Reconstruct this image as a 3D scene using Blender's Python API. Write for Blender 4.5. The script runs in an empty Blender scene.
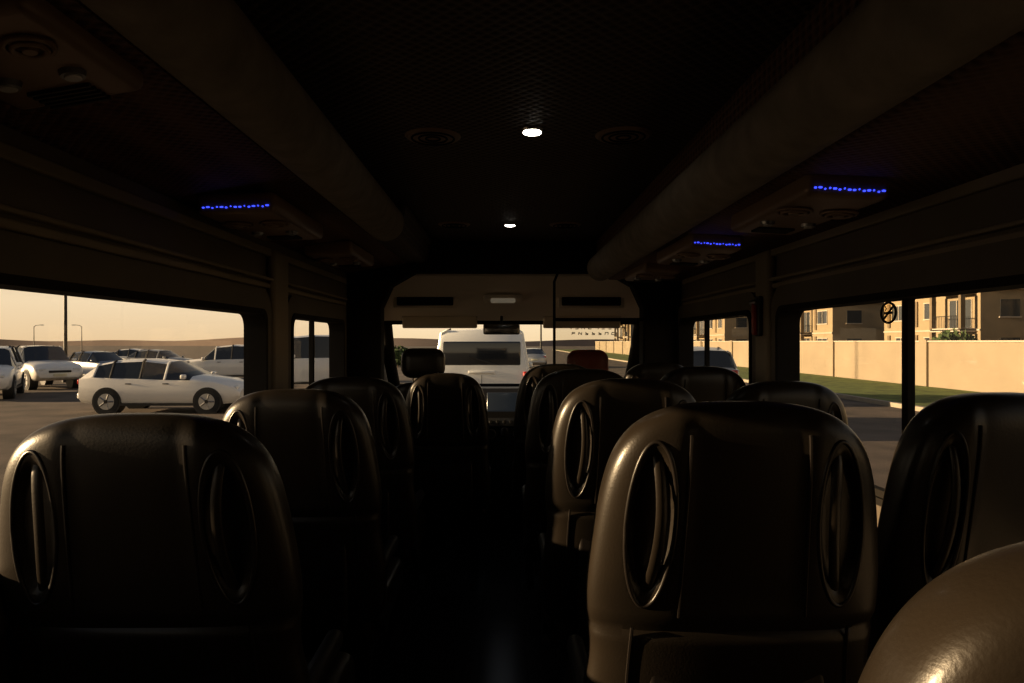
import bpy, math, random, bmesh
from mathutils import Vector, Matrix, Euler
random.seed(7)
CZ=1.95          # eye height above the ground
FZ=0.65          # bus floor height
XL,XR=-0.92,1.06
rad=math.radians
sc=bpy.context.scene

# ------------------------------------------------------------- materials
def mat(name,col,rough=.5,metal=0,spec=.5,bump=0,bscale=80,var=0,vscale=5,emit=None,estr=0,coat=0,crough=.03):
    m=bpy.data.materials.new(name); m.use_nodes=True
    nt=m.node_tree; b=nt.nodes['Principled BSDF']
    b.inputs['Base Color'].default_value=(*col,1)
    b.inputs['Roughness'].default_value=rough
    b.inputs['Metallic'].default_value=metal
    b.inputs['Specular IOR Level'].default_value=spec
    b.inputs['Coat Weight'].default_value=coat
    b.inputs['Coat Roughness'].default_value=crough
    tc=nt.nodes.new('ShaderNodeTexCoord')
    if var>0:
        n=nt.nodes.new('ShaderNodeTexNoise'); n.inputs['Scale'].default_value=vscale; n.inputs['Detail'].default_value=6
        r=nt.nodes.new('ShaderNodeValToRGB')
        r.color_ramp.elements[0].position=.3; r.color_ramp.elements[1].position=.7
        r.color_ramp.elements[0].color=(*[c*(1-var) for c in col],1)
        r.color_ramp.elements[1].color=(*[min(1,c*(1+var)) for c in col],1)
        nt.links.new(tc.outputs['Object'],n.inputs['Vector']); nt.links.new(n.outputs['Fac'],r.inputs['Fac'])
        nt.links.new(r.outputs['Color'],b.inputs['Base Color'])
    if bump>0:
        n=nt.nodes.new('ShaderNodeTexNoise'); n.inputs['Scale'].default_value=bscale; n.inputs['Detail'].default_value=4
        bp=nt.nodes.new('ShaderNodeBump'); bp.inputs['Strength'].default_value=bump; bp.inputs['Distance'].default_value=.003
        nt.links.new(tc.outputs['Object'],n.inputs['Vector']); nt.links.new(n.outputs['Fac'],bp.inputs['Height'])
        nt.links.new(bp.outputs['Normal'],b.inputs['Normal'])
    if emit:
        b.inputs['Emission Color'].default_value=(*emit,1); b.inputs['Emission Strength'].default_value=estr
    return m

def glass_mat(name,tint,refl=.05,rough=0):
    m=bpy.data.materials.new(name); m.use_nodes=True; nt=m.node_tree; nt.nodes.clear()
    o=nt.nodes.new('ShaderNodeOutputMaterial'); t=nt.nodes.new('ShaderNodeBsdfTransparent'); g=nt.nodes.new('ShaderNodeBsdfGlossy')
    mx=nt.nodes.new('ShaderNodeMixShader'); mx.inputs[0].default_value=refl
    t.inputs[0].default_value=(*tint,1); g.inputs['Roughness'].default_value=rough; g.inputs[0].default_value=(1,1,1,1)
    nt.links.new(t.outputs[0],mx.inputs[1]); nt.links.new(g.outputs[0],mx.inputs[2]); nt.links.new(mx.outputs[0],o.inputs[0])
    return m

def quilt_mat(name,c1,c2,scale=26):
    m=mat(name,c1,.6,spec=.35); nt=m.node_tree; b=nt.nodes['Principled BSDF']
    tc=nt.nodes.new('ShaderNodeTexCoord'); mp=nt.nodes.new('ShaderNodeMapping'); mp.inputs['Rotation'].default_value=(0,0,rad(45))
    w1=nt.nodes.new('ShaderNodeTexVoronoi'); w1.inputs['Scale'].default_value=scale; w1.inputs['Randomness'].default_value=.12
    r=nt.nodes.new('ShaderNodeValToRGB'); r.color_ramp.elements[0].color=(*c2,1); r.color_ramp.elements[1].color=(*c1,1)
    r.color_ramp.elements[0].position=.2; r.color_ramp.elements[1].position=.6
    bp=nt.nodes.new('ShaderNodeBump'); bp.inputs['Strength'].default_value=.9; bp.inputs['Distance'].default_value=.01; bp.invert=True
    nt.links.new(tc.outputs['Object'],mp.inputs[0]); nt.links.new(mp.outputs[0],w1.inputs['Vector'])
    nt.links.new(w1.outputs['Distance'],r.inputs['Fac']); nt.links.new(r.outputs[0],b.inputs['Base Color'])
    nt.links.new(w1.outputs['Distance'],bp.inputs['Height']); nt.links.new(bp.outputs[0],b.inputs['Normal'])
    return m

LEATHER=mat('leather_black',(.024,.018,.012),.36,spec=.38,bump=.10,bscale=260,var=.12,vscale=9,coat=.10,crough=.15)
PIPING=mat('leather_piping',(.018,.014,.011),.35,spec=.5)
PLAST=mat('plastic_black',(.02,.018,.016),.5)
METAL=mat('frame_metal',(.3,.3,.3),.35,metal=1)
CHROME=mat('chrome',(.7,.7,.7),.15,metal=1)
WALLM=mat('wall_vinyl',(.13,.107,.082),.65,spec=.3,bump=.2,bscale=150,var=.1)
PILLM_LIT=mat('pillar_vinyl_lit',(.26,.21,.15),.65,spec=.3,bump=.2,bscale=150,var=.1)  # lighter copy of wall vinyl; sunlit look of the pillars put into colour
FRAMEM=mat('window_rubber',(.022,.019,.016),.85,spec=.12)
CEILM=quilt_mat('ceiling_quilt',(.105,.082,.063),(.026,.02,.016),44)
PANELM=quilt_mat('side_panel_quilt',(.18,.098,.060),(.06,.034,.022),52)
ROLLM=mat('suede_duct',(.30,.25,.195),.85,spec=.2,bump=.8,bscale=40,var=.2,vscale=14)
FLOORM=mat('floor_vinyl',(.03,.03,.032),.35,bump=.1,bscale=60)
HEADL=mat('cab_headliner',(.88,.78,.62),.85,spec=.2,bump=.15,bscale=200)
CONSM=mat('console_bronze',(.30,.20,.14),.4,metal=.2,spec=.5)
GLASS=glass_mat('window_glass',(.82,.80,.76),.03)
DIMGLASS=glass_mat('rear_glass_darkened',(.16,.15,.14),.05)  # dark tint added to unseen rear windows to cut light on seats
WSGLASS=glass_mat('windshield_glass',(.92,.93,.9),.03)
LEDB=mat('led_blue',(.02,.02,.3),emit=(.05,.08,1),estr=2.2)
LEDW=mat('lamp_white',(1,1,1),emit=(1,.93,.8),estr=14)
CABL=mat('cab_lamp_lens',(.8,.78,.7),.3,emit=(1,.85,.62),estr=.1)  # faint glow added to brighten the headliner, lamp not known to be lit
REDP=mat('red_plastic',(.35,.03,.02),.4)
REDLIT=mat('red_brown_leather_lit',(.20,.035,.018),.5,bump=.2,bscale=150)  # orange-red light on the driver seat is put into this leather colour
WHITEP=mat('car_paint_white',(.82,.80,.76),.25,coat=.5)
SILVER=mat('car_paint_silver',(.38,.38,.38),.3,metal=.4,coat=.5)
BLUEP=mat('car_paint_blue',(.05,.075,.14),.3,coat=.5)
DARKP=mat('car_paint_dark',(.06,.06,.065),.3,coat=.5)
CARGL=mat('car_glass',(.02,.022,.025),.08,spec=.8)
TYRE=mat('tyre_rubber',(.018,.018,.018),.8)
RIM=mat('alloy_rim',(.45,.45,.45),.3,metal=.7)
TAIL=mat('tail_lamp',(.4,.02,.015),.2)
LAMP=mat('head_lamp',(.7,.7,.7),.1)
PLATE=mat('number_plate',(.75,.7,.5),.5)
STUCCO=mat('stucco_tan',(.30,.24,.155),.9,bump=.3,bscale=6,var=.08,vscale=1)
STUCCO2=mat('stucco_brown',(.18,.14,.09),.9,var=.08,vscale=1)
CREAM=mat('wall_cream',(.29,.24,.175),.9,var=.08,vscale=.6)
TRIMW=mat('trim_white',(.44,.39,.32),.7)
BGLASS=mat('building_glass',(.05,.055,.06),.1,spec=.7)
GRASS=mat('grass',(.12,.155,.028),.95,var=.4,vscale=2)
ASPH=mat('asphalt',(.110,.082,.060),.9,var=.45,vscale=.9,bump=.6,bscale=30)
KERB=mat('kerb_concrete',(.33,.29,.23),.9,var=.1)
PAINTL=mat('road_paint',(.5,.46,.38),.8)
HILL=mat('distant_scrub',(.20,.155,.13),1,var=.2,vscale=.02)
LEAF=mat('leaf',(.06,.09,.03),.9,var=.3)
BARK=mat('bark',(.12,.08,.05),.9)
SCREEN=mat('stereo_screen',(.03,.035,.04),.2,emit=(.3,.35,.4),estr=.05)

# ------------------------------------------------------------- mesh builder
class MB:
    def __init__(s): s.v=[];s.f=[];s.m=[];s.mats=[]
    def mi(s,m):
        if m not in s.mats: s.mats.append(m)
        return s.mats.index(m)
    def add(s,vs,fs,m,M=None):
        o=len(s.v); k=s.mi(m)
        for p in vs:
            p=Vector(p); s.v.append(M@p if M else p)
        for f in fs: s.f.append([i+o for i in f]); s.m.append(k)
    def box(s,lo,hi,m,M=None):
        x0,y0,z0=lo;x1,y1,z1=hi
        vs=[(x0,y0,z0),(x1,y0,z0),(x1,y1,z0),(x0,y1,z0),(x0,y0,z1),(x1,y0,z1),(x1,y1,z1),(x0,y1,z1)]
        s.add(vs,[(0,3,2,1),(4,5,6,7),(0,1,5,4),(1,2,6,5),(2,3,7,6),(3,0,4,7)],m,M)
    def rbox(s,c,d,r,m,M=None,n=4):
        cx,cy,cz=c; hx,hy,hz=d[0]/2-r,d[1]/2-r,d[2]/2-r
        U=4*n; V=2*n
        vs=[];fs=[]
        for j in range(V+2):
            th=-math.pi/2+math.pi*(j if j<=n else j-1)/V
            sz=-hz if j<=n else hz
            for i in range(U+4):
                q=i//(n+1); k=i%(n+1)
                ph=(q*n+k)/U*2*math.pi
                sx=[1,-1,-1,1][q]*hx; sy=[1,1,-1,-1][q]*hy
                vs.append((cx+sx+r*math.cos(th)*math.cos(ph),cy+sy+r*math.cos(th)*math.sin(ph),cz+sz+r*math.sin(th)))
        W=U+4
        for j in range(V+1):
            for i in range(W):
                a=j*W+i;b=j*W+(i+1)%W
                fs.append((a,b,b+W,a+W))
        fs.append(tuple(reversed(range(W)))); fs.append(tuple(range((V+1)*W,(V+2)*W)))
        s.add(vs,fs,m,M)
    def cyl(s,a,b,r,m,seg=20,r2=None,M=None):
        a=Vector(a);b=Vector(b);r2=r if r2 is None else r2
        d=(b-a).normalized(); u=d.orthogonal().normalized(); w=d.cross(u)
        vs=[]
        for P,R in((a,r),(b,r2)):
            for i in range(seg):
                t=2*math.pi*i/seg; vs.append(P+R*(u*math.cos(t)+w*math.sin(t)))
        fs=[(i,(i+1)%seg,seg+(i+1)%seg,seg+i) for i in range(seg)]
        fs.append(tuple(reversed(range(seg)))); fs.append(tuple(range(seg,2*seg)))
        s.add(vs,fs,m,M)
    def tube(s,pts,r,m,seg=10,closed=False,M=None,flat=1.0,fdir=None):
        pts=[Vector(p) for p in pts]; n=len(pts); vs=[];fs=[]
        up=None
        for i,p in enumerate(pts):
            if closed: t=(pts[(i+1)%n]-pts[i-1]).normalized()
            else: t=(pts[min(i+1,n-1)]-pts[max(i-1,0)]).normalized()
            if fdir is not None: u=(Vector(fdir)-t*t.dot(Vector(fdir))).normalized()
            else:
                if up is None: up=t.orthogonal().normalized()
                u=(up-t*t.dot(up)).normalized(); up=u
            w=t.cross(u)
            for k in range(seg):
                a=2*math.pi*k/seg; vs.append(p+r*(u*math.cos(a)*flat+w*math.sin(a)))
        R=n if closed else n-1
        for i in range(R):
            for k in range(seg):
                a=i*seg+k;b=i*seg+(k+1)%seg;j=((i+1)%n)*seg
                fs.append((a,b,j+(k+1)%seg,j+k))
        if not closed:
            fs.append(tuple(reversed(range(seg)))); fs.append(tuple(range((n-1)*seg,n*seg)))
        s.add(vs,fs,m,M)
    def extr(s,poly,y0,y1,m,axis='y',M=None):
        n=len(poly)
        if axis=='y': vs=[(a,y0,b) for a,b in poly]+[(a,y1,b) for a,b in poly]
        elif axis=='x': vs=[(y0,a,b) for a,b in poly]+[(y1,a,b) for a,b in poly]
        else: vs=[(a,b,y0) for a,b in poly]+[(a,b,y1) for a,b in poly]
        fs=[(i,(i+1)%n,n+(i+1)%n,n+i) for i in range(n)]
        fs.append(tuple(range(n))); fs.append(tuple(range(n,2*n)))
        s.add(vs,fs,m,M)
    def ring(s,outer,inner,d0,d1,m,fn):
        n=len(outer); vs=[fn(*p,d0) for p in outer]+[fn(*p,d0) for p in inner]+[fn(*p,d1) for p in outer]+[fn(*p,d1) for p in inner]
        fs=[]
        for i in range(n):
            j=(i+1)%n
            fs+=[(i,j,n+j,n+i),(2*n+i,3*n+i,3*n+j,2*n+j),(i,2*n+i,2*n+j,j),(n+i,n+j,3*n+j,3*n+i)]
        s.add(vs,fs,m)
    def build(s,name,loc=(0,0,0),rot=(0,0,0),ang=35,bevel=0,data_only=False):
        me=bpy.data.meshes.new(name)
        me.from_pydata([tuple(p) for p in s.v],[],s.f)
        for m in s.mats: me.materials.append(m)
        me.polygons.foreach_set('material_index',s.m)
        bm=bmesh.new(); bm.from_mesh(me); bmesh.ops.recalc_face_normals(bm,faces=bm.faces); bm.to_mesh(me); bm.free()
        me.polygons.foreach_set('use_smooth',[True]*len(me.polygons))
        me.set_sharp_from_angle(angle=rad(ang)); me.update()
        if data_only: return me
        return inst(name,me,loc,rot,bevel)
def inst(name,me,loc=(0,0,0),rot=(0,0,0),bevel=0):
    ob=bpy.data.objects.new(name,me); sc.collection.objects.link(ob); ob.location=loc; ob.rotation_euler=rot
    if bevel:
        b=ob.modifiers.new('bevel','BEVEL'); b.width=bevel; b.segments=3; b.limit_method='ANGLE'; b.angle_limit=rad(40)
    return ob
def rr(cx,cy,w,h,r,n=6):
    out=[]
    for q,(sx,sy) in enumerate(((1,1),(-1,1),(-1,-1),(1,-1))):
        for k in range(n+1):
            t=(q+k/n)*math.pi/2
            out.append((cx+sx*(w/2-r)+r*math.cos(t),cy+sy*(h/2-r)+r*math.sin(t)))
    return out

# ------------------------------------------------------------- passenger seat
SH=1.2
def seat_mesh(name,leather,headrest=False):
    b=MB()
    z0,z1=.40,SH
    def W(z):
        t=(z-z0)/(z1-z0)
        return .252-.014*math.exp(-((t-.45)/.10)**2)-.048*max(0,(t-.50)/.50)**1.3
    def lean(z): return (z1-z)*.17
    OX,OZ,OA,OB=.152,.998,.037,.136
    def ov(x,z):
        a=abs(x)-OX-.05*(OZ-z)
        return math.hypot(a/OA,(z-OZ)/OB)
    def sm(e0,e1,x):
        t=min(1,max(0,(x-e0)/(e1-e0))); return t*t*(3-2*t)
    def P(u,v):
        a=max(0,1-abs(u)**3.4)**(1/2.6)
        c=max(0,1-abs(v)**10)**(1/3.0); return a*c
    def rearY(x,z,u,v):
        y=lean(z)+.065-.065*P(u,v)
        y+=.018*(1-sm(.70,1.0,ov(x,z)))*min(1,P(u,v)*1.3)
        y+=.006*(1-sm(.075,.115,abs(x)))*sm(.82,.88,z)
        y+=.010*math.exp(-((z-.815)/.010)**2)
        return y
    NU,NV=96,110
    def uv(i,j):
        u=math.sin((i/NU*2-1)*math.pi/2); v=math.sin((j/NV*2-1)*math.pi/2)
        z=(z0+z1)/2+(z1-z0)/2*v
        w=W(z)*(max(0,1-max(0,v)**8)**(1/2.8) if v>0 else max(0,1-(-v)**12)**(1/3))
        w=max(w,.002)
        return u,v,w*u,z
    for side in (0,1):
        vs=[];fs=[]
        for j in range(NV+1):
            for i in range(NU+1):
                u,v,x,z=uv(i,j)
                if side==0: y=rearY(x,z,u,v)
                else: y=lean(z)+.065+.065*P(u,v)+.02*abs(u)**3*P(u,v)
                vs.append((x,y,z))
        for j in range(NV):
            for i in range(NU):
                a=j*(NU+1)+i; fs.append((a,a+1,a+NU+2,a+NU+1) if side==0 else (a,a+NU+1,a+NU+2,a+1))
        b.add(vs,fs,leather)
    def surf(x,z):
        w=W(z); v=(z-(z0+z1)/2)/((z1-z0)/2)
        w*=(max(0.001,1-max(0,v)**8))**(1/2.8)
        u=max(-.99,min(.99,x/w)); return lean(z)+.065-.065*P(u,v)
    for sx in(-1,1):
        pts=[]
        for i in range(48):
            t=2*math.pi*i/48
            z=OZ+OB*1.03*math.sin(t); x=sx*(OX+.05*(OZ-z)+OA*1.03*math.cos(t))
            pts.append((x,surf(x,z)+.001,z))
        b.tube(pts,.0040,PIPING,8,closed=True)
        pts=[]
        for i in range(21):
            t=i/20; z=OZ-OB*.88+2*OB*.88*t
            x=sx*(OX+.05*(OZ-z)-.004-.010*math.sin(math.pi*t))
            pts.append((x,surf(x,z)+.014-.018*math.sin(math.pi*t)**.7,z))
        b.tube(pts,.009,leather,8,flat=.5,fdir=(0,1,0))
        pts=[]
        for i in range(24):
            z=.84+i/23*.31; x=sx*(.103-.010*(i/23)); pts.append((x,surf(x,z)+.001,z))
        b.tube(pts,.0025,PIPING,6)
        pts=[]
        for i in range(20):
            z=.46+i/19*.36; x=sx*(.175+.008*math.sin(i/19*3)); pts.append((x,surf(x,z)-.001,z))
        b.tube(pts,.003,PIPING,6)
    b.rbox((0,lean(.6)-.004,.60),(.30,.03,.30),.014,PIPING)
    b.rbox((0,.40,.435),(.47,.52,.13),.05,leather,n=5)
    b.rbox((-.20,.40,.45),(.08,.5,.13),.038,leather,n=5)
    b.rbox((.20,.40,.45),(.08,.5,.13),.038,leather,n=5)
    b.box((-.20,.18,.32),(.20,.60,.37),PLAST)
    for sx in(-1,1):
        b.extr([(.22,0.0),(.56,0.0),(.52,.04),(.44,.07),(.42,.33),(.33,.33),(.31,.07),(.24,.04)],sx*.15-.02,sx*.15+.02,PLAST,axis='x')
        b.cyl((sx*.225,.2,.46),(sx*.250,.2,.46),.05,PLAST)
        b.rbox((sx*.232,.30,.63),(.036,.30,.045),.017,PLAST)
        b.rbox((sx*.232,.17,.58),(.03,.06,.14),.014,PLAST)
    if headrest:
        b.rbox((0,.07,SH+.13),(.27,.14,.21),.068,leather,n=6)
        for sx in(-1,1): b.cyl((sx*.06,.07,SH-.03),(sx*.06,.07,SH+.08),.007,CHROME,10)
    return b.build(name,ang=50,data_only=True)
SEAT=seat_mesh('passenger_seat',LEATHER)
def seat(x,y,top,sx=1.0,rz=0):
    ob=inst('passenger_seat',SEAT,(x,y,FZ),(0,0,rz)); ob.scale=(sx,.84 if y>3.3 else 1,(CZ+top-FZ)/SH); return ob
for x,y,t,s in((-.640,1.14,-.126,1.09),(-.610,1.93,-.138,1.0),(-.605,2.66,-.140,1.0),(-.290,3.38,-.158,.90),
             (.398,1.07,-.100,1.03),(.365,1.89,-.106,.98),(.325,2.68,-.11,.96),(.285,3.40,-.113,.94),
             (.862,1.10,-.088,.76),(.825,1.92,-.115,.86),(.805,2.68,-.100,.88),(.785,3.38,-.105,.86),
             (.445,.34,-.118,.98)):
    seat(x,y,t,s)
CABS=seat_mesh('front_seat',LEATHER,True)
o=inst('front_passenger_seat',CABS,(-.49,4.14,FZ)); o.scale=(1,.8,(CZ-.045-FZ)/(SH+.23))
CABR=seat_mesh('front_seat_red_lit',REDLIT,True)
o=inst('driver_seat',CABR,(.52,4.14,FZ)); o.scale=(.95,.7,(CZ-.055-FZ)/(SH+.23))

# ------------------------------------------------------------- bus shell
YR,YA,YF=-1.25,4.1,5.35
b=MB(); b.box((XL-.06,YR,FZ-.08),(XR+.06,YF+.35,FZ),FLOORM)
b.build('floor')
b=MB(); b.box((-.10,YR+.1,FZ+.0),(.10,3.95,FZ+.006),mat('aisle_strip',(.05,.05,.055),.25)); b.build('aisle_runner')
b=MB(); b.box((XL-.06,YR,CZ+.60),(XR+.06,YA+.06,CZ+.66),CEILM); b.build('ceiling')
WTL,WTR,WB=CZ+.122,CZ+.134,CZ-.45
def wall(name,x0,x1,openings,WT,m=WALLM):
    b=MB(); ztop=CZ+.60
    b.box((x0,YR,WT),(x1,YF+.3,ztop),m); b.box((x0,YR,FZ),(x1,YF+.3,WB),m)
    ys=YR
    for a,c in openings:
        b.box((x0,ys,WB),(x1,a,WT),m); ys=c
    b.box((x0,ys,WB),(x1,YF+.3,WT),m)
    b.build(name)
LO=[(-1.05,-.20),(.08,2.60),(2.90,3.86),(4.30,5.0)]
RO=[(-1.05,.35),(.65,2.57),(2.83,4.00),(4.34,5.1)]
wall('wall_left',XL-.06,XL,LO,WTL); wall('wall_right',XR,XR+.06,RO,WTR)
wn=0
def side_window(side,a,c,div=None,g=None):
    global wn; wn+=1
    g=g or GLASS
    b=MB(); X=XL if side<0 else XR; WT=WTL if side<0 else WTR
    s=1 if side<0 else -1
    fn=lambda p,q,d:(X+s*d,p,q)
    cy=(a+c)/2; cz=(WT+WB)/2; w=c-a; h=WT-WB
    b.ring(rr(cy,cz,w+.11,h+.15,.09),rr(cy,cz,w+.0,h+.0,.06),.0005,.024,WALLM,fn)
    b.ring(rr(cy,cz,w,h,.05),rr(cy,cz,w-.04,h-.04,.05),-.055,.030,FRAMEM,fn)
    b.add([fn(a+.005,WB+.005,-.035),fn(c-.005,WB+.005,-.035),fn(c-.005,WT-.005,-.035),fn(a+.005,WT-.005,-.035)],[(0,1,2,3)],g)
    if div:
        b.box((min(X-s*.045,X-s*.025),div-.014,WB+.02),(max(X-s*.045,X-s*.025),div+.014,WT-.02),FRAMEM)
    b.box((min(X,X+s*.02),a+.02,WB+.02),(max(X,X+s*.02),c-.02,WB+.04),FRAMEM)
    b.build('window_%d'%wn)
side_window(-1,*LO[0],g=DIMGLASS); side_window(-1,*LO[1]); side_window(-1,*LO[2],3.42); side_window(-1,*LO[3])
side_window(1,*RO[0],g=DIMGLASS); side_window(1,*RO[1],1.83); side_window(1,*RO[2],3.65); side_window(1,*RO[3])
b=MB(); RW=FRAMEM
b.box((XL-.06,YR-.06,FZ-.08),(XR+.06,YR,CZ-.30),RW); b.box((XL-.06,YR-.06,CZ+.1),(XR+.06,YR,CZ+.66),RW)
b.box((XL-.06,YR-.06,CZ-.30),(XL+.25,YR,CZ+.1),RW); b.box((XR-.25,YR-.06,CZ-.30),(XR+.06,YR,CZ+.1),RW); b.box((-.02,YR-.06,CZ-.30),(.17,YR,CZ+.1),RW)
b.build('wall_rear')
b=MB(); b.add([(XL+.25,YR-.03,CZ-.30),(XR-.25,YR-.03,CZ-.30),(XR-.25,YR-.03,CZ+.1),(XL+.25,YR-.03,CZ+.1)],[(0,1,2,3)],DIMGLASS); b.build('window_rear')

b=MB(); b.extr([(XL,CZ+.398),(-.575,CZ+.458),(-.50,CZ+.60),(XL,CZ+.60)],YR,YA,PANELM); b.build('trim_1')
b=MB(); b.extr([(XR,CZ+.355),(.64,CZ+.372),(.56,CZ+.43),(.56,CZ+.60),(XR,CZ+.60)],YR,YA,PANELM); b.build('trim_2')
def duct(name,cx,cz,r,y0,y1):
    b=MB(); n=36; vs=[];fs=[]
    prof=[(y0,1)]; yy=y0
    while yy<y1-.08:
        prof+= [(yy+.02,1.0),(yy+.40,1.0),(yy+.412,.985),(yy+.424,1.0)]; yy+=.42
    prof=[p for p in prof if p[0]<y1-.07]
    prof+=[(y1-.05,1),(y1-.02,.93),(y1-.005,.8),(y1,.6),(y1,.001)]
    for y,s in prof:
        for i in range(n):
            t=2*math.pi*i/n; vs.append((cx+r*s*math.cos(t),y,cz+r*s*math.sin(t)))
    for j in range(len(prof)-1):
        for i in range(n): fs.append((j*n+i,j*n+(i+1)%n,(j+1)*n+(i+1)%n,(j+1)*n+i))
    b.add(vs,fs,ROLLM); b.build(name,ang=60)
duct('air_duct',-.50,CZ+.505,.080,YR,2.95); duct('air_duct',.56,CZ+.425,.076,YR,3.98)
b=MB(); b.extr([(-.60,CZ+.46),(-.46,CZ+.47),(-.41,CZ+.60),(-.60,CZ+.6)],2.95,YA,CEILM); b.build('trim_3',bevel=.02)
for i,(x,s) in enumerate(((XL,1),(XR,-1))):
    b=MB()
    for z,d,h in((.345,.022,.03),(.24,.03,.012),(.215,.018,.02)):
        b.box((min(x,x+s*d),YR,CZ+z-h/2),(max(x,x+s*d),3.94,CZ+z+h/2),PILLM_LIT)
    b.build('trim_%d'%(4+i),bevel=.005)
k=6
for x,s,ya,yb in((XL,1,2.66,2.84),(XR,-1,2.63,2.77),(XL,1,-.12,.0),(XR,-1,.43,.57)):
    b=MB(); b.box((min(x,x+s*.035),ya,FZ),(max(x,x+s*.035),yb,CZ+.36),PILLM_LIT); b.build('trim_%d'%k,bevel=.015); k+=1
b=MB()
for x,s in((XL,1),(XR,-1)):
    w=.20 if s>0 else .23
    b.extr([(x,FZ),(x+s*w*.9,FZ),(x+s*w,CZ-.2),(x+s*w*1.0,CZ+.2),(x+s*(w+.06),CZ+.33),(x+s*(w+.2),CZ+.41),(x+s*(w+.2),CZ+.60),(x,CZ+.60)],4.03,YA+.06,FRAMEM)
b.box((XL,YA-.02,CZ+.41),(XR,YA+.06,CZ+.60),FRAMEM)
b.build('trim_%d'%k,bevel=.012); k+=1
b=MB()
b.extr([(YA+.06,CZ+.40),(4.55,CZ+.26),(4.85,CZ+.135),(4.9,CZ+.17),(4.65,CZ+.42),(YA+.06,CZ+.62)],XL,XR,HEADL,axis='x')
b.build('cab_headliner')
b=MB()
def hz(y): return CZ+(.395-(y-4.16)*.35 if y<4.55 else .26-(y-4.55)*.4167)
for x0,x1 in((-.72,-.30),(.36,.80)):
    b.rbox(((x0+x1)/2,4.50,hz(4.5)-.01),(x1-x0,.05,.10),.015,HEADL)
    b.rbox(((x0+x1)/2,4.475,hz(4.5)-.008),(x1-x0-.05,.02,.065),.009,FRAMEM)  # dark block stands in for the shade inside the shelf opening
b.build('overhead_shelf')
b=MB(); b.rbox((0,4.45,hz(4.45)-.015),(.26,.14,.05),.02,HEADL); b.rbox((0,4.40,hz(4.45)-.03),(.16,.06,.03),.012,CABL); b.build('cab_reading_lamp')
b=MB(); b.rbox((-.01,4.68,CZ+.085),(.25,.03,.075),.014,PLAST); b.cyl((-.01,4.69,CZ+.11),(-.01,4.76,CZ+.18),.01,PLAST); b.rbox((-.01,4.662,CZ+.085),(.23,.006,.06),.0029,CHROME)
b.build('rearview_mirror')
for x0,x1 in((-.70,-.18),(.28,.82)):
    b=MB(); b.rbox(((x0+x1)/2,4.76,CZ+.135),(x1-x0,.025,.085),.012,HEADL); b.cyl((x0,4.76,CZ+.17),(x1,4.76,CZ+.17),.006,PLAST,8); b.build('sun_visor')
b=MB()
WSb,WSt=(5.44,CZ-.36),(4.84,CZ+.14)
b.add([(XL+.01,WSb[0],WSb[1]),(XR-.01,WSb[0],WSb[1]),(XR-.01,WSt[0],WSt[1]),(XL+.01,WSt[0],WSt[1])],[(0,1,2,3)],WSGLASS)
for x,xx in((XL+.06,XL+.09),(XR-.06,XR-.08)):
    b.tube([(x,WSb[0],WSb[1]),((x),5.2,CZ-.15),(xx,WSt[0],WSt[1])],.045,FRAMEM,12)
b.tube([(XL+.03,WSt[0],WSt[1]),(XR-.03,WSt[0],WSt[1])],.02,FRAMEM,8); b.tube([(XL+.03,WSb[0],WSb[1]),(XR-.03,WSb[0],WSb[1])],.025,FRAMEM,8)
def wsp(x,t,off=.004):
    return (x,WSb[0]+(WSt[0]-WSb[0])*t-off,WSb[1]+(WSt[1]-WSb[1])*t)
rx=random.Random(3)
for row,(tz,n,x0) in enumerate(((.90,9,.47),(.82,7,.50))):
    for i in range(n):
        x=x0+i*.048; hh=.032 if row==0 else .024
        for (dx0,t0,dx1,t1) in rx.sample([(0,0,0,1),(0,1,.6,1),(.6,1,.6,0),(0,0,.6,0),(0,.5,.6,.5),(0,1,.6,0)],3):
            b.tube([wsp(x+dx0*.035,tz+t0*hh*1.3),wsp(x+dx1*.035,tz+t1*hh*1.3)],.0028,TRIMW,5)
b.build('windshield')
b=MB(); b.box((XL-.06,5.47,FZ),(XR+.06,5.65,CZ-.38),PLAST); b.build('wall_front')

def disc(name,x,y,r,m,z=.60,lit=False):
    b=MB(); b.cyl((x,y,CZ+z),(x,y,CZ+z-.006),r,CHROME if lit else CONSM,32,r2=r*.9)
    if lit: b.cyl((x,y,CZ+z-.005),(x,y,CZ+z-.008),r*.72,m,28)
    else:
        for q in(.75,.5,.25): b.tube([(x+r*q*math.cos(t/24*6.283),y+r*q*math.sin(t/24*6.283),CZ+z-.007) for t in range(24)],.003,FRAMEM,6,closed=True)
    b.build(name)
disc('ceiling_downlight',.083,1.94,.036,LEDW,lit=True); disc('ceiling_downlight',.036,3.50,.036,LEDW,lit=True)
for x,y in((-.205,2.0),(.35,1.98),(-.25,3.5),(.32,3.5)): disc('ceiling_speaker',x,y,.082,PLAST)

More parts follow.
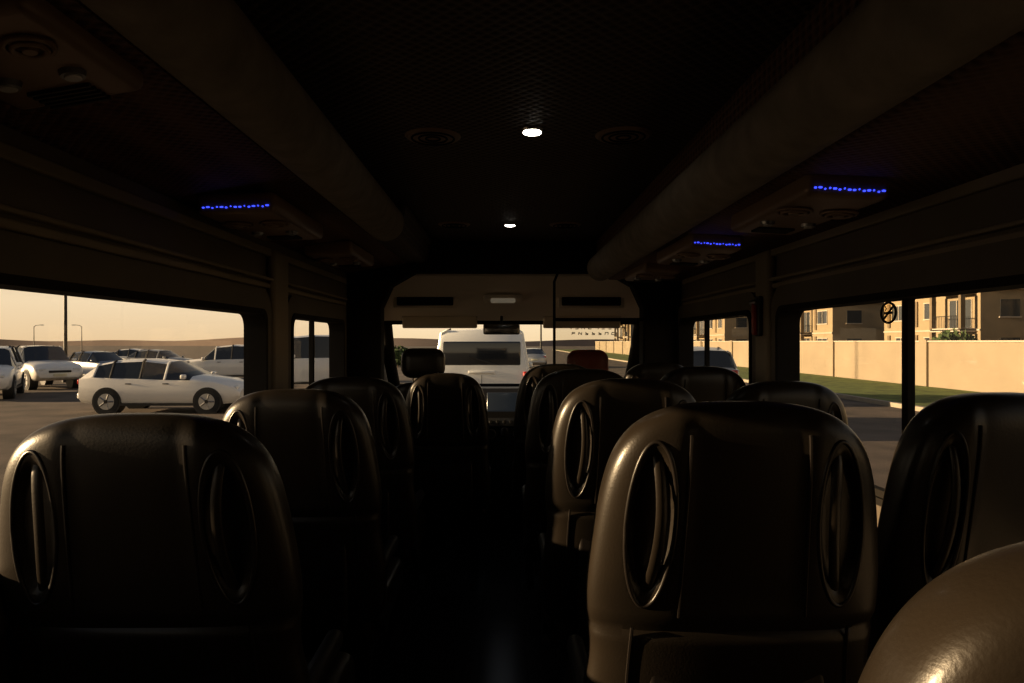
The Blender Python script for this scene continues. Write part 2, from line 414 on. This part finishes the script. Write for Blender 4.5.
def console(s,xa,xb,y,z,led=True,L=.52,tilt=3,vr=.04,vx=.055):
    b=MB(); cx=(xa+xb)/2
    M=Matrix.Translation((cx,y+L/2,CZ+z))@Matrix.Rotation(s*rad(tilt),4,'Y')
    w=abs(xb-xa)
    b.rbox((0,0,.03),(w,L,.06),.018,CONSM,M)
    for dx in(-vx,vx):
        for rad_,zz in((vr,-.004),(vr*.7,-.008)):
            b.tube([(dx+rad_*math.cos(t/24*6.283),-L*.2+rad_*math.sin(t/24*6.283),zz) for t in range(24)],.004,CONSM,8,closed=True,M=M)
        b.cyl((dx,-L*.2,0.002),(dx,-L*.2,-.012),vr*.45,CONSM,20,r2=vr*.3,M=M)
        b.cyl((dx,L*.12,0.002),(dx,L*.12,-.008),.020,METAL,24,r2=.017,M=M); b.cyl((dx,L*.12,-.008),(dx,L*.12,-.011),.012,LAMP,20,M=M)
    for i in range(5): b.box((-.05,L*.26+i*.014,-.006),(.05,L*.26+.006+i*.014,.003),PLAST,M)
    if led:
        n=15
        for i in range(n):
            x=-w*.40+w*.80*i/(n-1)
            b.rbox((x,-L/2-.002,.018+.0016*math.sin(i*2.3)),(w*(.030+.014*math.sin(i*1.9)),.005,.0042),.0018,LEDB,M,n=2)
    b.build('overhead_console')
console(-1,-.85,-.63,1.90,.355,tilt=2); console(-1,-.82,-.60,.87,.405,False,L=.30,tilt=10,vr=.03,vx=.05); console(-1,-.86,-.65,2.95,.375,False)
console(1,.67,.86,1.50,.318); console(1,.64,.83,2.34,.318); console(1,.66,.84,3.2,.325,False)

b=MB(); X=XR+.012; cy,cz=1.885,CZ+.080
b.tube([(X,cy+.036*math.cos(t/32*6.283),cz+.028*math.sin(t/32*6.283)) for t in range(32)],.0032,FRAMEM,8,closed=True)
b.tube([(X,cy-.024,cz+.018),(X,cy+.024,cz-.018)],.003,FRAMEM,6); b.box((X-.001,cy-.02,cz-.004),(X+.001,cy+.02,cz+.003),FRAMEM)
b.tube([(X,cy+.016,cz+.006),(X,cy+.010,cz+.012),(X,cy+.017,cz+.018)],.0015,FRAMEM,6)
b.extr([(cy+.036*math.cos(t/32*6.283),cz+.028*math.sin(t/32*6.283)) for t in range(32)],X+.004,X+.005,glass_mat('sticker_film',(.95,.9,.8),.02),axis='x'); b.build('no_smoking_sticker')
b=MB(); hy=2.70; b.rbox((XR-.045,hy,CZ+.10),(.02,.05,.16),.008,PLAST); b.rbox((XR-.06,hy,CZ+.09),(.022,.024,.13),.009,REDP); b.cyl((XR-.06,hy-.035,CZ+.155),(XR-.06,hy+.035,CZ+.155),.011,METAL,12); b.build('emergency_hammer')
b=MB(); y=3.99; x0,x1=.30,.80
b.tube([(x0,y,FZ),(x0,y,CZ+.35),(x0+.02,y,CZ+.40),(x0+.10,y,CZ+.46),(x0+.12,y,CZ+.58)],.008,FRAMEM,8)
b.tube([(x0,y,CZ+.128),(x1+.02,y,CZ+.128)],.010,FRAMEM,8); b.tube([(x0,y,CZ-.32),(x1+.02,y,CZ-.32)],.010,FRAMEM,8)
b.add([(x0,y,CZ-.32),(x1,y,CZ-.32),(x1,y,CZ+.128),(x0,y,CZ+.128)],[(0,1,2,3)],GLASS); b.box((x0,y-.01,FZ),(x1+.02,y+.01,CZ-.32),PLAST)
b.build('driver_partition')

b=MB()
b.extr([(4.78,FZ+.25),(4.72,CZ-.62),(4.80,CZ-.42),(4.95,CZ-.345),(5.36,CZ-.38),(5.46,FZ+.25)],XL+.04,XR-.04,PLAST,axis='x')
b.extr([(4.62,FZ),(4.60,CZ-.70),(4.68,CZ-.42),(4.80,CZ-.33),(5.0,CZ-.33),(5.0,FZ)],-.17,.19,PLAST,axis='x')
M=Matrix.Translation((.01,4.635,CZ-.47))@Matrix.Rotation(rad(-16),4,'X')
b.rbox((0,0,.06),(.24,.02,.13),.008,SCREEN,M)
b.rbox((0,-.002,-.08),(.24,.02,.06),.008,METAL,M)
for i in range(5): b.cyl((-.09+.045*i,-.01,-.08),(-.09+.045*i,-.025,-.08),.012,PLAST,16,M=M)
for dx in(-.09,.09):
    b.tube([(dx+.03*math.cos(t/20*6.283),-.012,-.16+.03*math.sin(t/20*6.283)) for t in range(20)],.005,METAL,8,closed=True,M=M)
    b.cyl((dx,0,-.16),(dx,-.02,-.16),.02,PLAST,20,M=M)
b.rbox((.53,4.86,CZ-.33),(.42,.22,.09),.04,PLAST)
for x in(-.75,-.35,.85): b.rbox((x,4.79,CZ-.45),(.16,.03,.08),.012,METAL)
b.cyl((.01,4.55,CZ-.80),(.01,4.50,CZ-.62),.012,PLAST,12); b.rbox((.01,4.49,CZ-.60),(.05,.05,.07),.022,PLAST)
b.build('dashboard',bevel=.01)
b=MB(); M=Matrix.Translation((.53,4.62,CZ-.43))@Matrix.Rotation(rad(-55),4,'X')
b.tube([(.2*math.cos(t/48*6.283),.2*math.sin(t/48*6.283),0) for t in range(48)],.016,PLAST,10,closed=True,M=M)
b.rbox((0,0,-.01),(.13,.11,.04),.018,PLAST,M)
for a in(0,180,270): b.tube([(.04*math.cos(rad(a)),.04*math.sin(rad(a)),-.01),(.195*math.cos(rad(a)),.195*math.sin(rad(a)),0)],.014,PLAST,8,M=M)
b.cyl((0,0,-.02),(0,0,-.20),.03,PLAST,16,M=M); b.build('steering_wheel')

# ------------------------------------------------------------- outside vehicles
KINDS={
'hatch':dict(st=[(-2.16,.40,.74,.80,.70,.76),(-2.10,.30,.94,1.00,.74,.85),(-1.72,.25,.98,1.33,.60,.88),(-1.25,.22,.96,1.42,.62,.89),(-.45,.22,.94,1.45,.63,.89),(.20,.22,.91,1.38,.60,.89),(.88,.22,.90,1.00,.76,.89),(1.60,.24,.84,.90,.74,.87),(2.02,.28,.70,.78,.66,.80),(2.17,.36,.56,.64,.58,.70)],side=[2,3,4,5],top=[1,5],wx=(-1.33,1.36),r=.33),
'sedan':dict(st=[(-2.3,.38,.74,.80,.70,.76),(-2.2,.30,.90,.98,.72,.85),(-1.55,.22,.95,1.02,.76,.89),(-.95,.22,.95,1.38,.60,.89),(-.2,.22,.93,1.44,.62,.89),(.5,.22,.91,1.38,.6,.89),(1.2,.22,.88,.95,.76,.89),(1.9,.24,.80,.86,.74,.87),(2.2,.28,.66,.72,.66,.80),(2.3,.36,.56,.62,.58,.70)],side=[2,3,4,5],top=[2,5],wx=(-1.4,1.42),r=.32),
'suv':dict(st=[(-2.3,.50,.95,1.02,.72,.80),(-2.22,.38,1.10,1.16,.76,.90),(-2.02,.32,1.14,1.66,.66,.92),(-1.3,.30,1.13,1.76,.68,.93),(-.3,.30,1.12,1.78,.68,.93),(.45,.30,1.10,1.70,.66,.93),(1.05,.30,1.06,1.14,.80,.93),(1.95,.32,.98,1.04,.78,.91),(2.25,.38,.82,.88,.72,.86),(2.33,.48,.70,.76,.62,.76)],side=[2,3,4,5],top=[1,5],wx=(-1.38,1.45),r=.38),
'pickup':dict(st=[(-2.6,.55,1.05,1.08,.86,.88),(-2.55,.50,1.10,1.13,.88,.91),(-.95,.40,1.12,1.15,.88,.92),(-.85,.36,1.12,1.60,.70,.92),(-.3,.34,1.12,1.76,.68,.92),(.5,.34,1.10,1.74,.67,.92),(1.15,.34,1.06,1.15,.80,.92),(2.1,.36,1.0,1.06,.78,.90),(2.45,.42,.84,.92,.72,.86),(2.55,.5,.7,.76,.62,.78)],side=[3,4,5],top=[2,5],wx=(-1.65,1.65),r=.39),
'van':dict(st=[(-2.45,.50,1.15,1.20,.78,.86),(-2.42,.38,1.28,2.0,.76,.93),(-2.30,.32,1.30,2.16,.76,.95),(-1.2,.28,1.30,2.20,.77,.96),(.2,.28,1.30,2.20,.77,.96),(1.1,.28,1.28,2.12,.74,.96),(1.85,.28,1.18,1.28,.82,.95),(2.3,.32,.98,1.05,.78,.92),(2.45,.42,.75,.82,.66,.82)],side=[2,3,4,5],top=[5],wx=(-1.5,1.5),r=.35),
}
def car(name,kind,paint,loc,rz):
    K=KINDS[kind]; b=MB(); S=K['st']; rings=[]
    for x,z0,zb,zt,wt,w in S:
        h=[(0,z0),(w*.86,z0),(w*.97,z0+.10),(w,z0+(zb-z0)*.5),(w*.985,zb-.03),(w*.965,zb),(wt+.02,zt-.05),(wt*.88,zt),(0,zt+.025)]
        rings.append([(x,a,c) for a,c in h]+[(x,-a,c) for a,c in reversed(h[1:-1])])
    n=len(rings[0]); vs=[p for r in rings for p in r]
    body=[];gl=[]
    for j in range(len(S)-1):
        for i in range(n):
            f=(j*n+i,j*n+(i+1)%n,(j+1)*n+(i+1)%n,(j+1)*n+i)
            g=(i in(5,10) and j in K['side']) or (i in(6,7,8,9) and j in K['top'])
            (gl if g else body).append(f)
    body.append(tuple(range(n))); body.append(tuple(range((len(S)-1)*n,len(S)*n)))
    b.add(vs,body,paint); b.add(vs,gl,CARGL)
    for j in range(len(S)):
        if j in K['side'] or j-1 in K['side']:
            x,z0,zb,zt,wt,w=S[j]
            if zt-zb<.2: continue
            for s in(-1,1): b.tube([(x,s*w*.965,zb),(x,s*(wt+.02),zt-.05),(x,s*wt*.88,zt)],.035,paint if j in(K['side'][0],K['side'][-1]) else PLAST,6)
    W=S[4][5]; r=K['r']
    for x in K['wx']:
        for s in(-1,1):
            b.cyl((x,s*(W-.30),r),(x,s*(W+.004),r),r+.055,PLAST,28)
            b.cyl((x,s*(W-.20),r),(x,s*(W+.02),r),r,TYRE,28)
            b.cyl((x,s*(W+.018),r),(x,s*(W+.028),r),r*.66,RIM,24)
            for q in range(5):
                a=q*6.283/5; b.tube([(x+.05*math.cos(a),s*(W+.03),r+.05*math.sin(a)),(x+r*.6*math.cos(a),s*(W+.03),r+r*.6*math.sin(a))],.022,METAL,6)
            b.cyl((x,s*(W+.022),r),(x,s*(W+.040),r),.05,PLAST,12)
    xf,xr=S[-2][0],S[1][0]
    zf=S[-2][2]; zr=S[1][2]
    for s in(-1,1):
        b.rbox((xf+.0,s*.60,zf-.02),(.16,.26,.12),.04,LAMP)
        if kind=='van': b.rbox((xr-.02,s*.86,zr-.12),(.08,.12,.42),.03,TAIL)
        else: b.rbox((xr-.0,s*.70,zr-.08),(.12,.26,.14),.03,TAIL)
        b.rbox((S[-4][0]-.12,s*(W+.08),S[-4][2]+.10),(.12,.18,.13),.04,paint)
        for hx in(.25,-.75): b.rbox((hx,s*(W+.004),S[4][2]-.13),(.16,.03,.025),.01,PLAST if paint is not DARKP else CHROME)
        b.box((-1.0,s*W-.01,S[4][1]+.0),(1.0,s*W+.01,S[4][1]+.07),PLAST)
    b.rbox((S[0][0]+.0,0,S[0][2]-.12),(.05,.46,.11),.01,PLATE); b.rbox((S[-1][0]+.01,0,S[-1][2]-.10),(.05,.46,.11),.01,PLATE)
    b.rbox((S[-1][0]-.0,0,S[-1][3]-.02),(.06,.8,.09),.02,PLAST)
    b.rbox((S[0][0]+.06,0,S[0][1]+.08),(.18,1.6,.18),.05,PLAST if kind in('pickup','van') else paint)
    if kind=='van':
        b.rbox((xr-.0,0,1.72),(.07,1.50,.46),.03,CARGL); b.rbox((xr-.04,0,1.36),(.03,.5,.05),.01,paint)
        b.tube([(xr-.05,-.3,1.50),(xr-.05,.25,1.66)],.01,PLAST,6)
        b.box((xr-.035,-.004,.55),(xr-.028,.004,1.3),PLAST)
    if kind=='pickup': b.box((-2.45,-.76,1.12),(-1.0,.76,1.17),PLAST)
    return b.build(name,loc,(0,0,rz),ang=40)
def px(p,d): return (p-503)/683*d
car('hatchback_car','hatch',WHITEP,(px(160,18.6),19.4,0),0)
car('pickup_truck','pickup',WHITEP,(px(43,29.5),29.5,0),rad(-40))
car('suv_car','suv',WHITEP,(px(-8,24.5),24.5,0),rad(-60))
car('sedan_car','sedan',BLUEP,(px(100,36),36,0),rad(-25))
car('sedan_car','sedan',SILVER,(px(160,43),43,0),rad(-8))
car('sedan_car','sedan',WHITEP,(px(128,46.5),48,0),rad(0))
car('suv_car','suv',WHITEP,(px(232,33),33,0),rad(185))
car('minivan','van',WHITEP,(px(318,28),28,0),rad(200))
car('minivan','van',WHITEP,(px(485,15.6),15.6,0),rad(90))
car('suv_car','suv',SILVER,(6.0,22.5,0),rad(95))
car('sedan_car','sedan',SILVER,(2.3,52,0),rad(90))

# ------------------------------------------------------------- ground and surroundings
b=MB(); b.box((-400,-200,-.3),(400,500,0),ASPH); b.build('ground')
b=MB(); b.box((11.8,-40,0),(17.45,160,.10),GRASS); b.box((11.6,-40,0),(11.8,160,.13),KERB); b.build('grass_verge')
b=MB(); b.box((-14,55,0),(-1,140,.08),GRASS); b.box((-14.2,54.8,0),(-1,55,.12),KERB); b.build('grass_verge')
b=MB()
for i in range(14): b.box((3.6,8+i*6,0),(3.72,11+i*6,.006),PAINTL)
b.build('road_markings')
b=MB(); b.box((17.6,-30,0),(17.85,130,1.93),CREAM)
b.box((17.54,-30,1.93),(17.91,130,1.99),TRIMW)
for i in range(20): b.box((17.5,-28+i*8,0),(17.95,-27.5+i*8,2.03),CREAM)
b.build('boundary_wall')
def building(x,y,L,H,D,seed):
    r=random.Random(seed); b=MB(); M=Matrix.Translation((x,y,0))
    b.box((0,0,0),(D,L,H),STUCCO,M)
    b.box((-.35,-.35,H),(D+.35,L+.35,H+.18),TRIMW,M); b.box((-.1,0,H+.18),(D,L,H+.5),STUCCO2,M)
    fl=int(H//2.9); bays=int(L//4.2)
    for f in range(fl):
        z=f*2.9
        b.box((-.08,0,z+2.78),(0,L,z+2.9),TRIMW,M)
        for k in range(bays):
            y0=.6+k*4.2
            if (k+seed)%3==0:
                b.box((-1.3,y0-.2,z+2.7),(0,y0+3.4,z+2.88),TRIMW,M)
                b.box((-1.3,y0-.2,z-.1),(0,y0+3.4,z+.08),TRIMW,M)
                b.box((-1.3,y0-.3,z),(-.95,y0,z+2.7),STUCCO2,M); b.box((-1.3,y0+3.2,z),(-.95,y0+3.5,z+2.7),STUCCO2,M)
                b.box((-.03,y0+.3,z+.1),(.02,y0+2.9,z+2.3),BGLASS,M)
                for q in range(4): b.box((-.06,y0+.3+q*.86,z+.1),(-.02,y0+.36+q*.86,z+2.3),TRIMW,M)
                for q in range(16): b.cyl((-1.22,y0+.1+q*.2,z+.08),(-1.22,y0+.1+q*.2,z+1.0),.018,PLAST,6,M=M)
                b.box((-1.26,y0,z+1.0),(-1.18,y0+3.2,z+1.05),PLAST,M)
            else:
                w=1.5 if r.random()<.6 else 2.2
                b.box((-.03,y0+.5,z+.95),(.02,y0+.5+w,z+2.25),BGLASS,M)
                b.box((-.1,y0+.4,z+.85),(.0,y0+.6+w,z+.95),TRIMW,M); b.box((-.07,y0+.4,z+2.25),(0,y0+.6+w,z+2.33),TRIMW,M)
                for q in(0,.5,1): b.box((-.06,y0+.47+w*q,z+.95),(-.02,y0+.53+w*q,z+2.25),TRIMW,M)
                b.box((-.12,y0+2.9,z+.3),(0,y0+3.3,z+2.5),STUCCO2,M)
    b.box((D*.3,L*.3,H+.5),(D*.3+1.2,L*.3+1,H+1.4),STUCCO,M)
    for f in range(fl):
        for q in range(2):
            b.box((1.5+q*4,-.03,f*2.9+.95),(3+q*4,.02,f*2.9+2.25),BGLASS,M); b.box((1.4+q*4,-.08,f*2.9+.85),(3.1+q*4,0,f*2.9+.95),TRIMW,M)
    b.build('apartment_building')
building(36,20,14,5.9,10,1); building(44,37,9,5.9,9,2); building(36,51,13,5.9,10,3); building(34,70,15,5.9,10,5); building(30,92,22,5.9,10,4); building(26,122,30,5.9,12,6)
b=MB(); vs=[];fs=[]; N=120
for i in range(N+1):
    x=-330+i*6.5; h=2.9+.7*math.sin(i*.21)+.4*math.sin(i*.57+1)
    vs+=[(x,300+20*math.sin(i*.1),-1),(x,303+20*math.sin(i*.1),h),(x,340,h*.4)]
for i in range(N): fs+=[(3*i,3*i+3,3*i+4,3*i+1),(3*i+1,3*i+4,3*i+5,3*i+2)]
b.add(vs,fs,HILL); b.build('distant_dunes')
def lamp(x,y,h=8.5,s=1):
    b=MB(); b.cyl((0,0,0),(0,0,h),.09,PLAST,12,r2=.05)
    b.tube([(0,0,h-.2),(s*.3,0,h+.15),(s*1.2,0,h+.25)],.04,PLAST,8); b.rbox((s*1.4,0,h+.22),(.6,.22,.12),.05,METAL)
    b.cyl((0,0,0),(0,0,.4),.15,PLAST,12); b.build('street_lamp',(x,y,0))
lamp(px(69,33),33,9); lamp(px(38,120),120,4.6,1); lamp(px(85,120),120,4.6,-1); lamp(px(541,60),60,7,1)
def tree(x,y,h,R,seed,name='tree'):
    r=random.Random(seed); b=MB(); b.tube([(0,0,0),(.05,0,h*.4),(-.05,.1,h*.7)],.10 if h>2 else .05,BARK,8)
    for i in range(520):
        a=r.random()*6.283; u=r.random()**.5; rr_=R*u; zz=h*.72+R*.75*r.uniform(-1,1)*math.sqrt(max(0,1-u*u))
        c=Vector((rr_*math.cos(a),rr_*math.sin(a),max(.1,zz))); s=R*.13*r.uniform(.7,1.3)
        e=Euler((r.random()*6,r.random()*6,r.random()*6)).to_matrix()
        b.add([c+e@Vector(p)*s for p in((-1,-.5,0),(1,-.5,.2),(.9,.6,0),(-.8,.6,.2))],[(0,1,2,3)],LEAF)
    b.build(name,(x,y,0))
tree(-8,52,1.2,1.0,4,'shrub'); tree(-10.5,53,1.3,1.1,5,'shrub'); tree(20,30,2.6,.8,8)

# ------------------------------------------------------------- light
w=bpy.data.worlds.new('sky'); sc.world=w; w.use_nodes=True; nt=w.node_tree; bg=nt.nodes['Background']
tc=nt.nodes.new('ShaderNodeTexCoord'); sp=nt.nodes.new('ShaderNodeSeparateXYZ'); r=nt.nodes.new('ShaderNodeValToRGB')
nt.links.new(tc.outputs['Generated'],sp.inputs[0]); nt.links.new(sp.outputs['Z'],r.inputs['Fac']); nt.links.new(r.outputs[0],bg.inputs[0])
e=r.color_ramp.elements; e[0].position=0; e[0].color=(.92,.70,.45,1); e[1].position=1; e[1].color=(.12,.15,.22,1)
q=e.new(.05); q.color=(1.0,.82,.58,1); q=e.new(.15); q.color=(.76,.64,.48,1); q=e.new(.36); q.color=(.24,.25,.27,1)
bg.inputs[1].default_value=1.15
sun=bpy.data.lights.new('sun','SUN'); sun.energy=12.5; sun.color=(1,.75,.46); sun.angle=rad(.6)
so=bpy.data.objects.new('sun',sun); sc.collection.objects.link(so); so.location=(-20,-12,10)
so.rotation_euler=Vector((1,.02,-.17)).to_track_quat('-Z','Y').to_euler()

cam=bpy.data.cameras.new('camera'); cam.lens=24; cam.sensor_width=36; cam.clip_start=.02; cam.clip_end=1500
co=bpy.data.objects.new('camera',cam); sc.collection.objects.link(co); co.location=(0,0,CZ)
co.rotation_euler=(rad(90),0,-math.atan(9/683)); sc.camera=co
sc.view_settings.view_transform='Standard'
sc.view_settings.gamma=.88
